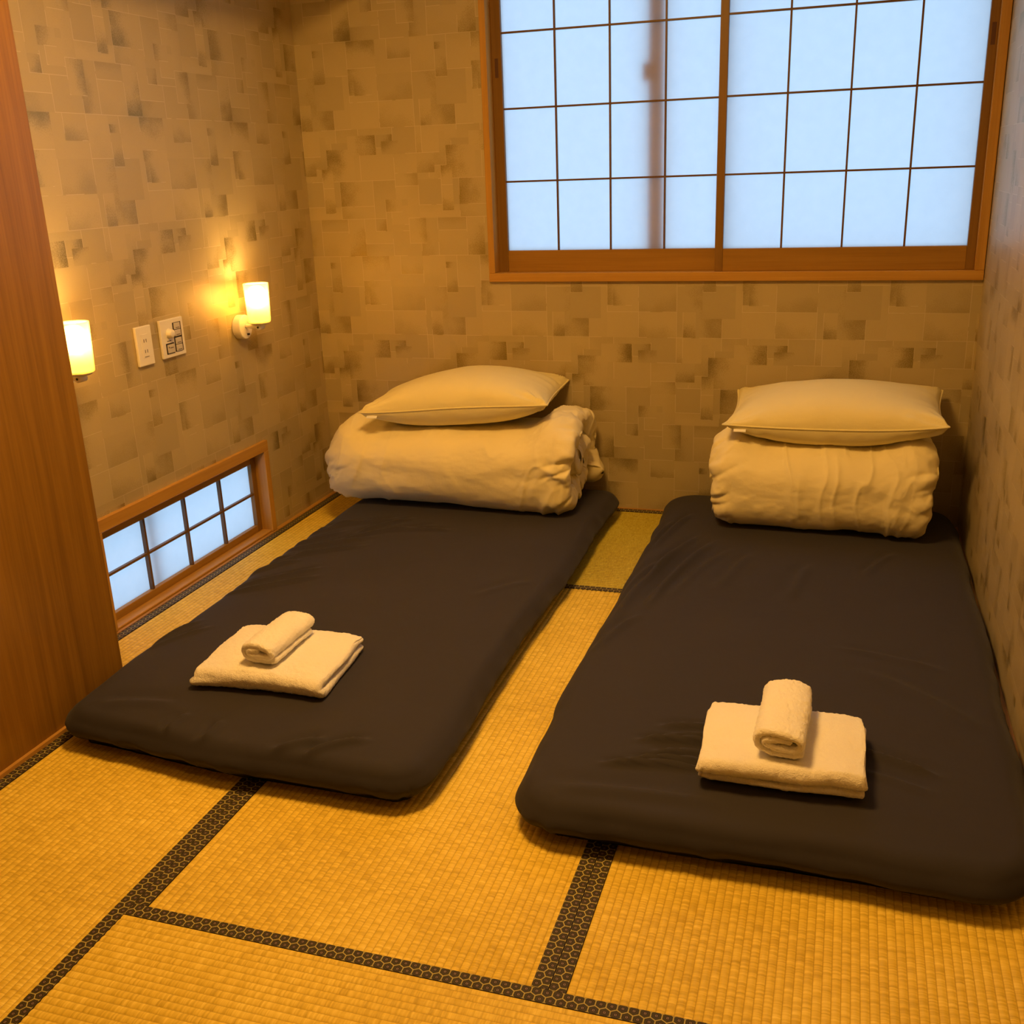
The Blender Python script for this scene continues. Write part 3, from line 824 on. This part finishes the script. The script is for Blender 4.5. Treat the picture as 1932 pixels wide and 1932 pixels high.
def duvet(label, x0, x1, yf, yb, z0, z1, seed, creases, ltaper, rtaper, dip=0.08, crumple=0.0, lean=0.0):
    A, B = (yb - yf) / 2, (z1 - z0) / 2
    cy, cz = (yf + yb) / 2, (z0 + z1) / 2
    T = 0.088
    path = spiral(A - T / 2, B - T / 2, T * 0.94, 1.75, 2.8, -0.62, 1, hold=0.72)
    xs = graded(x0, x1, 150, 0.055)
    V, Fc, X, S, SD, N2 = ribbon(path, T, xs, end_round(xs, x0, x1, 0.055, 0.06), n=340)
    a, b = V[:, 1].copy(), V[:, 2].copy()
    ang = np.arctan2(-a / A, b / B); rad = np.hypot(a / A, b / B)
    # broad shape: soft ends
    dl = np.clip((X - x0) / 0.17, 0, 1); dr = np.clip((x1 - X) / 0.17, 0, 1)
    sc = 1 - ltaper * (1 - dl) ** 2.2 - rtaper * (1 - dr) ** 2.2
    a *= 1 - (1 - sc) * 0.8; b = (b + B) * (1 - (1 - sc)) - B
    outer = smooth01((rad - 0.72) / 0.2)
    Zw = b + cz
    # crumples: long folds running round the roll, slanted and of uneven depth
    d = fbm(X * 3.0, ang * 1.2, S * 2, seed, 2) * 0.009
    ph = X * 19 + 0.7 * np.sin(ang * 1.1 + 0.6) + fbm(X * 3, ang * 0.9, 0, seed + 3, 2) * 0.8
    folds = (1 - np.abs(vnoise(ph, ang * 0.55, 0, seed + 4))) ** 6
    d = d + folds * 0.0065 * creases * smooth01(fbm(X * 3, ang * 1.3, 0, seed + 6, 2) * 0.9 + 0.55)
    d = d + fbm(X * 22, ang * 6, S * 6, seed + 7, 2) * 0.0016
    endm = np.clip(1 - np.minimum(X - x0, x1 - X) / (0.10 + 0.05 * vnoise(ang * 2.0, 0 * X, 0, seed + 21)), 0, 1)
    # gathers of the cover at the open ends
    gat = (np.abs(vnoise(S * 30 + SD * 5 + X * 9, X * 6, 0, seed + 11)) ** 0.8 - 0.4) * 0.026 + fbm(X * 30, S * 34, SD, seed + 13, 2) * 0.007
    d = d + gat * endm * np.where(np.abs(SD) > 0.5, 1, 0.6)
    re_ = np.clip(1 - (x1 - X) / 0.24, 0, 1) * crumple
    d = d + ((1 - np.abs(vnoise(X * 13 + S * 5, S * 11 - X * 6, 0, seed + 23))) ** 4 - 0.2) * 0.015 * re_ + (1 - np.abs(vnoise(X * 30, S * 16 + X * 20, 0, seed + 25))) ** 5 * 0.008 * re_
    a2 = a + N2[:, 0] * d; b2 = b + N2[:, 1] * d
    # ragged ends
    rag = fbm(S * 6, SD * 0.3, 0, seed + 17, 2) * 0.022 + fbm(S * 24, SD * 0.8, 0, seed + 19, 2) * 0.006
    right = X > (x0 + x1) / 2
    X2 = X + rag * smooth01(endm) * np.where(right, 1, -1) + 0.045 * crumple * smooth01(1 - S / 0.13) * smooth01(endm * 1.3) * right
    # rests on the mattress
    bz = b2 + cz
    dent = smooth01((X - (x0 + 0.06)) / 0.12) * smooth01(((x1 - 0.07) - X) / 0.12)
    bz = z0 + (bz - z0) * (1 - dip * dent * smooth01((bz - z0) / (z1 - z0)))
    bz = np.maximum(bz, z0 + 0.0015 * vnoise(X * 9, a2 * 9, 0, seed) + 0.0015)
    P = np.c_[X2, a2 + cy, bz]
    cxm = (x0 + x1) / 2
    root = empty('rolled_duvet', (cxm, cy, z0))
    tag(root, label, 'duvet', 'rolled duvets')
    mesh('duvet_roll', P - np.array([cxm, cy, z0]), Fc, M_DUVET, root, True)
    return root
ZT = FH + 0.001
duvet_left = duvet('cream duvet rolled up at the head of the left futon under a pillow', 0.195, 1.165, -0.495, -0.030, ZT, 0.455, 2.0, 0.9, 0.40, 0.04, 0.17, 1.0)
duvet_right = duvet('cream duvet rolled up at the head of the right futon under a pillow', 1.648, 2.350, -0.490, -0.030, ZT - 0.0030, 0.430, 6.0, 1.25, 0.08, 0.08, 0.12, 0.35)

# ------------------------------------------------------------------ pillows
def pillow(label, cx, cy, cz, a, b, ht, hb, yaw, tiltx, tilty, seed, tagx, under):
    n, m = 72, 52
    u = np.sin(np.linspace(-math.pi / 2, math.pi / 2, n + 1)); v = np.sin(np.linspace(-math.pi / 2, math.pi / 2, m + 1))
    Ug, Vg = np.meshgrid(u, v, indexing='ij')
    k1, k2 = 0.055, 0.10
    Xo = a * Ug * (1 - k1 * (1 - Vg ** 2) * Ug ** 2)
    Yo = b * Vg * (1 - k2 * (1 - Ug ** 2) * Vg ** 2)
    th = np.clip(1 - np.abs(Ug) ** 2.2, 0, 1) ** 0.60 * np.clip(1 - np.abs(Vg) ** 2.2, 0, 1) ** 0.45
    edge = np.minimum(1 - np.abs(Ug), 1 - np.abs(Vg))
    cr = (np.abs(Ug) ** 3 * np.abs(Vg) ** 3)
    # gathers that run in from the seam and out of the corners
    wr = fbm(Xo * 5, Yo * 5, 0, seed, 2) * 0.006
    sn = vnoise(Xo * 34, Yo * 3, 0, seed + 1) * np.exp(-(1 - np.abs(Vg)) / 0.16) * 0.0080 + vnoise(Xo * 3, Yo * 34, 0, seed + 2) * np.exp(-(1 - np.abs(Ug)) / 0.14) * 0.009
    an = np.arctan2(np.abs(Vg) - 1.02, np.abs(Ug) - 1.02)
    cw = vnoise(an * 7, np.sign(Ug) * 3 + np.sign(Vg), 0, seed + 3) * smooth01(1 - np.hypot(1 - np.abs(Ug), 1 - np.abs(Vg)) / 0.55) * 0.012
    live = smooth01(edge / 0.05)
    seam_z = 0.010 * np.sin(Xo * 5 + seed) * (1 - 0) + 0.012 * cr
    Zt = ht * th + (wr + sn + cw) * live + seam_z
    Zb = -hb * np.minimum(th * 1.25, 1.0) - (sn * 0.8 + cw) * live + seam_z
    cosv, sinv = math.cos(yaw), math.sin(yaw)
    def place(X, Y, Z):
        Z = Z + X * math.tan(tilty) + Y * math.tan(tiltx)
        return np.stack([X * cosv - Y * sinv, X * sinv + Y * cosv, Z], -1)
    Pt = place(Xo, Yo, Zt).reshape(-1, 3); Pb = place(Xo, Yo, Zb).reshape(-1, 3)
    V = list(Pt); Fc = []
    mp = {}
    def ti(i, j): return i * (m + 1) + j
    def bi(i, j):
        if i in (0, n) or j in (0, m): return ti(i, j)
        k = (i, j)
        if k not in mp: mp[k] = len(V); V.append(Pb[ti(i, j)])
        return mp[k]
    for i in range(n):
        for j in range(m):
            Fc.append((ti(i, j), ti(i + 1, j), ti(i + 1, j + 1), ti(i, j + 1)))
            Fc.append((bi(i, j), bi(i, j + 1), bi(i + 1, j + 1), bi(i + 1, j)))
    # the pillow sags onto the duvet: no point of it lies below the duvet's top
    me = under.children[0].data; off = under.location
    bv = BVHTree.FromPolygons([tuple(v.co + off) for v in me.vertices], [tuple(p.vertices) for p in me.polygons])
    base = Vector((cx, cy, cz))
    def lift(p):
        best = None
        for ox in (-0.012, 0, 0.012):
            for oy in (-0.012, 0, 0.012):
                h = bv.ray_cast(Vector((p[0] + cx + ox, p[1] + cy + oy, 2.0)), Vector((0, 0, -1)))[0]
                if h is not None and (best is None or h.z > best): best = h.z
        return p if best is None else np.array([p[0], p[1], max(p[2], best + 0.005 - cz)])
    nt = len(Pt)
    V = [(lift(p) if (k >= nt) else p) for k, p in enumerate(V)]
    root = empty('bed_pillow', (cx, cy, cz))
    tag(root, label, 'pillow', 'bed pillows')
    mesh('pillow_case', V, Fc, M_PILLOW, root, True)
    rim = [ti(i, 0) for i in range(n)] + [ti(n, j) for j in range(m)] + [ti(i, m) for i in range(n, 0, -1)] + [ti(0, j) for j in range(m, 0, -1)]
    rp = [Vector(V[k]) for k in rim]
    out = [rp[0]]
    for p in rp[1:]:
        if (p - out[-1]).length > 0.004: out.append(p)
    if (out[0] - out[-1]).length < 0.003: out.pop()
    tube('piping', out, 0.0032, M_PILLOW, root, 7, closed=True)
    # small care tag sewn into the front seam
    t0 = place(np.array(tagx), np.array(-b * (1 - k2 * (1 - (tagx / a) ** 2))), np.array(0.010 * math.sin(tagx * 5 + seed)))
    o = box('care_tag', -0.020, 0.020, -0.011, 0.002, -0.0075, -0.0060, M_TAGW, root, 0.0005)
    o.location = Vector(t0); o.rotation_euler = (math.radians(35), 0, yaw + math.atan(math.tan(-tilty)) * 0)
    return root
pillow('yellowish pillow lying on the left rolled duvet', 0.712, -0.236, 0.475, 0.352, 0.208, 0.102, 0.076, math.radians(4.0), math.radians(1.0), math.radians(2.4), 1.0, -0.305, duvet_left)
pillow('yellowish pillow lying on the right rolled duvet', 2.032, -0.240, 0.474, 0.346, 0.208, 0.100, 0.072, math.radians(-1.0), math.radians(4.0), math.radians(2.8), 4.0, -0.290, duvet_right)

# ------------------------------------------------------------------ towels
def fold_path(depth, T, layers, gap=0.0015):
    """serpentine stack: a = depth axis (front = 0), b = height"""
    pts = []
    r = (T + gap) / 2
    z = T / 2
    back = depth - T / 2; front = T / 2 + r
    d = 1 if layers % 2 == 1 else 1
    # begin at the open end at the back of the lowest layer when layers is even, so that the top layer ends at the back
    at_back = (layers % 2 == 0)
    cur = back if at_back else front
    for k in range(layers):
        tgt = front if at_back else back - r
        if not at_back and k == layers - 1: tgt = back
        pts += [(cur + (tgt - cur) * i / 20, z) for i in range(21)]
        if k < layers - 1:
            c = tgt
            for i in range(1, 10):
                a = math.pi * i / 10
                sgn = -1 if at_back else 1
                pts.append((c + sgn * r * math.sin(a), z + r - r * math.cos(a)))
            z += 2 * r
        cur = tgt; at_back = not at_back
    return np.array(pts)

def towel_fold(label, corner, yaw, width, depth, T, layers, seed, z0, group):
    path = fold_path(depth, T, layers)
    xs = graded(0, width, 70, 0.012)
    V, Fc, X, S, SD, N2 = ribbon(path, T, xs, end_round(xs, 0, width, 0.011, 0.011, tmin=0.12), n=150)
    a, b = V[:, 1], V[:, 2]
    hgt = T * layers
    d = fbm(X * 14, a * 14, b * 20, seed, 3) * 0.0022 + vnoise(X * 330, a * 330, b * 330, seed) * 0.0012 + vnoise(X * 150, a * 150, b * 150, seed) * 0.0012
    lay = np.round(b / T - 0.5)
    Xs = X + fbm(a * 7, lay * 5.3, 0, seed + 2, 2) * 0.006 * np.where(X > width / 2, 1, -1) * smooth01(np.abs(X - width / 2) / (width / 2) * 2 - 1)
    a2 = a + N2[:, 0] * d + fbm(X * 6, lay * 3.1, 0, seed + 4, 2) * 0.005 * smooth01(1 - a / 0.06)
    zz = b + N2[:, 1] * d + fbm(X * 5, a * 5, 0, seed + 6, 2) * 0.004 * b / hgt
    zz = zz - 0.10 * hgt * smooth01(1 - np.minimum(X, width - X) / 0.05) * b / hgt - 0.08 * hgt * smooth01(1 - (depth - a) / 0.06) * b / hgt
    zz = np.maximum(zz, 0.0008)
    root = empty('bath_towel', (corner[0], corner[1], z0), yaw)
    tag(root, label, 'towel', group)
    mesh('folded_terry', np.c_[Xs, a2, zz], Fc, M_TERRY, root, True)
    return root

def towel_roll(label, pos, yaw, length, A, B, T, turns, seed, z0, group, start=-2.3, nexp=2.35):
    path = spiral(A - T / 2, B - T / 2, T, turns, nexp, start, 1)
    xs = graded(0, length, 50, 0.010)
    V, Fc, X, S, SD, N2 = ribbon(path, T, xs, end_round(xs, 0, length, 0.009, 0.009, tmin=0.12), n=170)
    a, b = V[:, 1], V[:, 2]
    d = fbm(X * 14, a * 14, b * 14, seed, 3) * 0.0022 + vnoise(X * 330, a * 330, b * 330, seed) * 0.0012 + vnoise(X * 150, a * 150, b * 150, seed) * 0.0012
    X2 = X + fbm(S * 5, 0 * S, 0, seed + 3, 2) * 0.007 * np.where(X > length / 2, 1, -1) * smooth01(np.abs(X - length / 2) / (length / 2) * 2 - 1)
    a2 = a + N2[:, 0] * d; b2 = b + N2[:, 1] * d + B
    b2 = b2 + 0.003 * fbm(X * 8, a * 6, 0, seed + 5, 2)
    b2 = np.maximum(b2, 0.0008)
    # local: x = across, y = along the roll
    root = empty('face_towel', (pos[0], pos[1], z0), yaw)
    tag(root, label, 'towel', group)
    mesh('rolled_terry', np.c_[-a2, X2, b2], Fc, M_TERRY, root, True)
    return root
TZ = FH + 0.005
towel_fold('white bath towel folded flat on the left futon', (0.580, -1.895), math.radians(3.0), 0.342, 0.282, 0.0255, 2, 1.0, TZ, 'folded bath towels')
towel_fold('white bath towel folded flat on the right futon', (1.822, -2.003), math.radians(1.0), 0.320, 0.258, 0.0180, 3, 5.0, TZ + 0.004, 'folded bath towels')
towel_roll('small white towel rolled up on top of the left bath towel', (0.742, -1.842), math.radians(-1.0), 0.200, 0.057, 0.035, 0.0165, 1.6, 2.0, TZ + 0.0535, 'rolled face towels')
towel_roll('small white towel rolled up on top of the right bath towel', (1.980, -1.972), math.radians(-1.0), 0.225, 0.060, 0.037, 0.0155, 1.7, 7.0, TZ + 0.0595, 'rolled face towels')

# ------------------------------------------------------------------ wall lamps
def wall_lamp(label, y):
    zb = 0.790
    root = empty('wall_lamp', (0.0, y, zb))
    tag(root, label, 'wall lamp', 'wall lamps above the low window')
    bs = lathe('wall_plate', [(0.0410, 0.0005), (0.0424, 0.0015), (0.0425, 0.003), (0.0425, 0.0255), (0.0422, 0.0285), (0.0410, 0.0303), (0.0395, 0.0310), (0.0385, 0.0311), (0.010, 0.0312)], M_PLASTIC, root, 36, axis='X')
    o = box('switch', -0.0045, 0.0045, -0.004, 0.004, -0.003, 0.003, M_DARK, bs, 0.0008); o.location = (0.0335, 0.006, -0.026)
    tube('arm', [(0.030, 0, 0.004), (0.050, 0, 0.002), (0.070, 0, 0.000), (0.088, 0, 0.001)], 0.0075, M_PLASTIC, root, 12)
    kn = lathe('pivot_knob', [(0.0085, -0.016), (0.0105, -0.014), (0.0105, 0.014), (0.0085, 0.016)], M_PLASTIC, root, 20, loc=(0.088, 0, 0.001), axis='Y')
    lathe('screw', [(0.0035, -0.0172), (0.0035, -0.0158)], M_DARK, kn, 12, loc=(0.088, 0, 0.001), axis='Y')
    lathe('shade_holder', [(0.012, 0.006), (0.030, 0.011), (0.034, 0.016), (0.034, 0.022), (0.010, 0.022)], M_PLASTIC, root, 32, loc=(0.088, 0, 0))
    # frosted glass: closed bottom, open top, with wall thickness
    pr = [(0.0355, 0.0165), (0.0385, 0.020), (0.0392, 0.026), (0.0412, 0.09), (0.0432, 0.148), (0.0428, 0.1515), (0.0408, 0.1515), (0.0404, 0.148), (0.0384, 0.09), (0.0366, 0.026), (0.034, 0.0225)]
    n = 40; V = []; Fc = []
    for (r, h) in pr:
        for k in range(n):
            a = 2 * math.pi * k / n; V.append((0.088 + r * math.cos(a), r * math.sin(a), h))
    for i in range(len(pr) - 1):
        for k in range(n):
            Fc.append((i * n + k, i * n + (k + 1) % n, (i + 1) * n + (k + 1) % n, (i + 1) * n + k))
    mesh('glass_shade', V, Fc, M_SHADE, root, True)
    bl = lathe('bulb', [(0.006, 0.066), (0.018, 0.070), (0.0265, 0.080), (0.030, 0.095), (0.030, 0.118), (0.026, 0.132), (0.016, 0.141), (0.005, 0.144)], M_BULB, root, 20, loc=(0.088, 0, 0))
    lathe('socket', [(0.013, 0.022), (0.013, 0.058), (0.016, 0.068)], M_PLASTIC, root, 20, loc=(0.088, 0, 0))
    return root
wall_lamp('lit wall lamp with frosted glass shade near the back corner', -0.600)
wall_lamp('lit wall lamp half hidden behind the brown closet side', -1.528)

# ------------------------------------------------------------------ outlet and dimmer plates (left wall, facing +X)
def plate_box(name, y0, y1, z0, z1, d0, d1, mat, parent, bev=0.001):
    return box(name, d0, d1, y0, y1, z0, z1, mat, parent, bev, 2)
ot = empty('power_outlet', (0, -1.138, 0.812)); tag(ot, 'white double power outlet plate on the left wall', 'power outlet')
plate_box('cover_plate', -0.037, 0.037, -0.060, 0.060, 0.0005, 0.0105, M_PLASTIC, ot, 0.0025)
ins = plate_box('socket_insert', -0.0165, 0.0165, -0.036, 0.036, 0.0100, 0.0118, M_PLASTIC, ot, 0.0006)
for zc in (0.016, -0.016):
    for yc in (-0.0055, 0.0055):
        plate_box('slot', yc - 0.0012, yc + 0.0012, zc - 0.005, zc + 0.005, 0.0114, 0.01205, M_DARK, ins, 0.0)
plate_box('printed_line', -0.011, 0.011, -0.0335, -0.0318, 0.0114, 0.01195, M_INK, ins, 0.0)
dm = empty('dimmer_switch_panel', (0, -0.995, 0.815)); tag(dm, 'white wall plate with round dimmer knob and five grey switches', 'switch panel')
plate_box('cover_plate', -0.060, 0.060, -0.060, 0.060, 0.0005, 0.0105, M_PLASTIC, dm, 0.0025)
plate_box('recess', 0.0035, 0.0465, -0.046, 0.046, 0.0100, 0.0112, M_DARK, dm, 0.0)
plate_box('recess', -0.042, -0.0005, -0.048, -0.014, 0.0100, 0.0112, M_DARK, dm, 0.0)
lathe('knob', [(0.0155, 0.010), (0.0155, 0.013), (0.0135, 0.015), (0.0125, 0.025), (0.010, 0.0265)], M_PLASTIC, dm, 28, loc=(0, -0.020, 0.016), axis='X')
plate_box('printed_line', -0.034, -0.012, -0.0085, -0.0060, 0.0103, 0.0107, M_INK, dm, 0.0)
for zc in (0.0345, 0.0125, -0.0125, -0.0345):
    b_ = plate_box('switch_button', 0.0075, 0.0385, zc - 0.0100, zc + 0.0100, 0.0110, 0.0145, M_BUTTON, dm, 0.0012)
    plate_box('printed_line', 0.014, 0.034, zc - 0.0065, zc - 0.0045, 0.0143, 0.01475, M_INK, b_, 0.0)
b_ = plate_box('switch_button', -0.038, -0.005, -0.045, -0.018, 0.0110, 0.0145, M_BUTTON, dm, 0.0012)
plate_box('printed_line', -0.028, -0.010, -0.030, -0.0275, 0.0143, 0.01475, M_INK, b_, 0.0)
o = lathe('indicator_dot', [(0.0022, 0.0143), (0.0022, 0.0148)], M_DARK, b_, 12, loc=(0, -0.033, -0.0265), axis='X')

# ------------------------------------------------------------------ ceiling lights (out of view, they light the room)
def ceiling_light(label, x, y, r, glow):
    root = empty('ceiling_light', (x, y, H)); tag(root, label, 'ceiling light')
    lathe('rim', [(r + 0.03, 0.0), (r + 0.035, -0.02), (r + 0.02, -0.05), (r, -0.055), (r * 0.5, -0.03)], M_PLASTIC, root, 40)
    lathe('diffuser', [(r, -0.050), (r * 0.96, -0.075), (r * 0.8, -0.092), (r * 0.5, -0.100)], glow, root, 32)
    return root
ceiling_light('round warm ceiling light above the two futons', 1.22, -1.85, 0.28, M_CEILGLOW)
ceiling_light('round warm ceiling light above the entrance end of the room', 1.45, -3.20, 0.20, M_ENTRYGLOW)
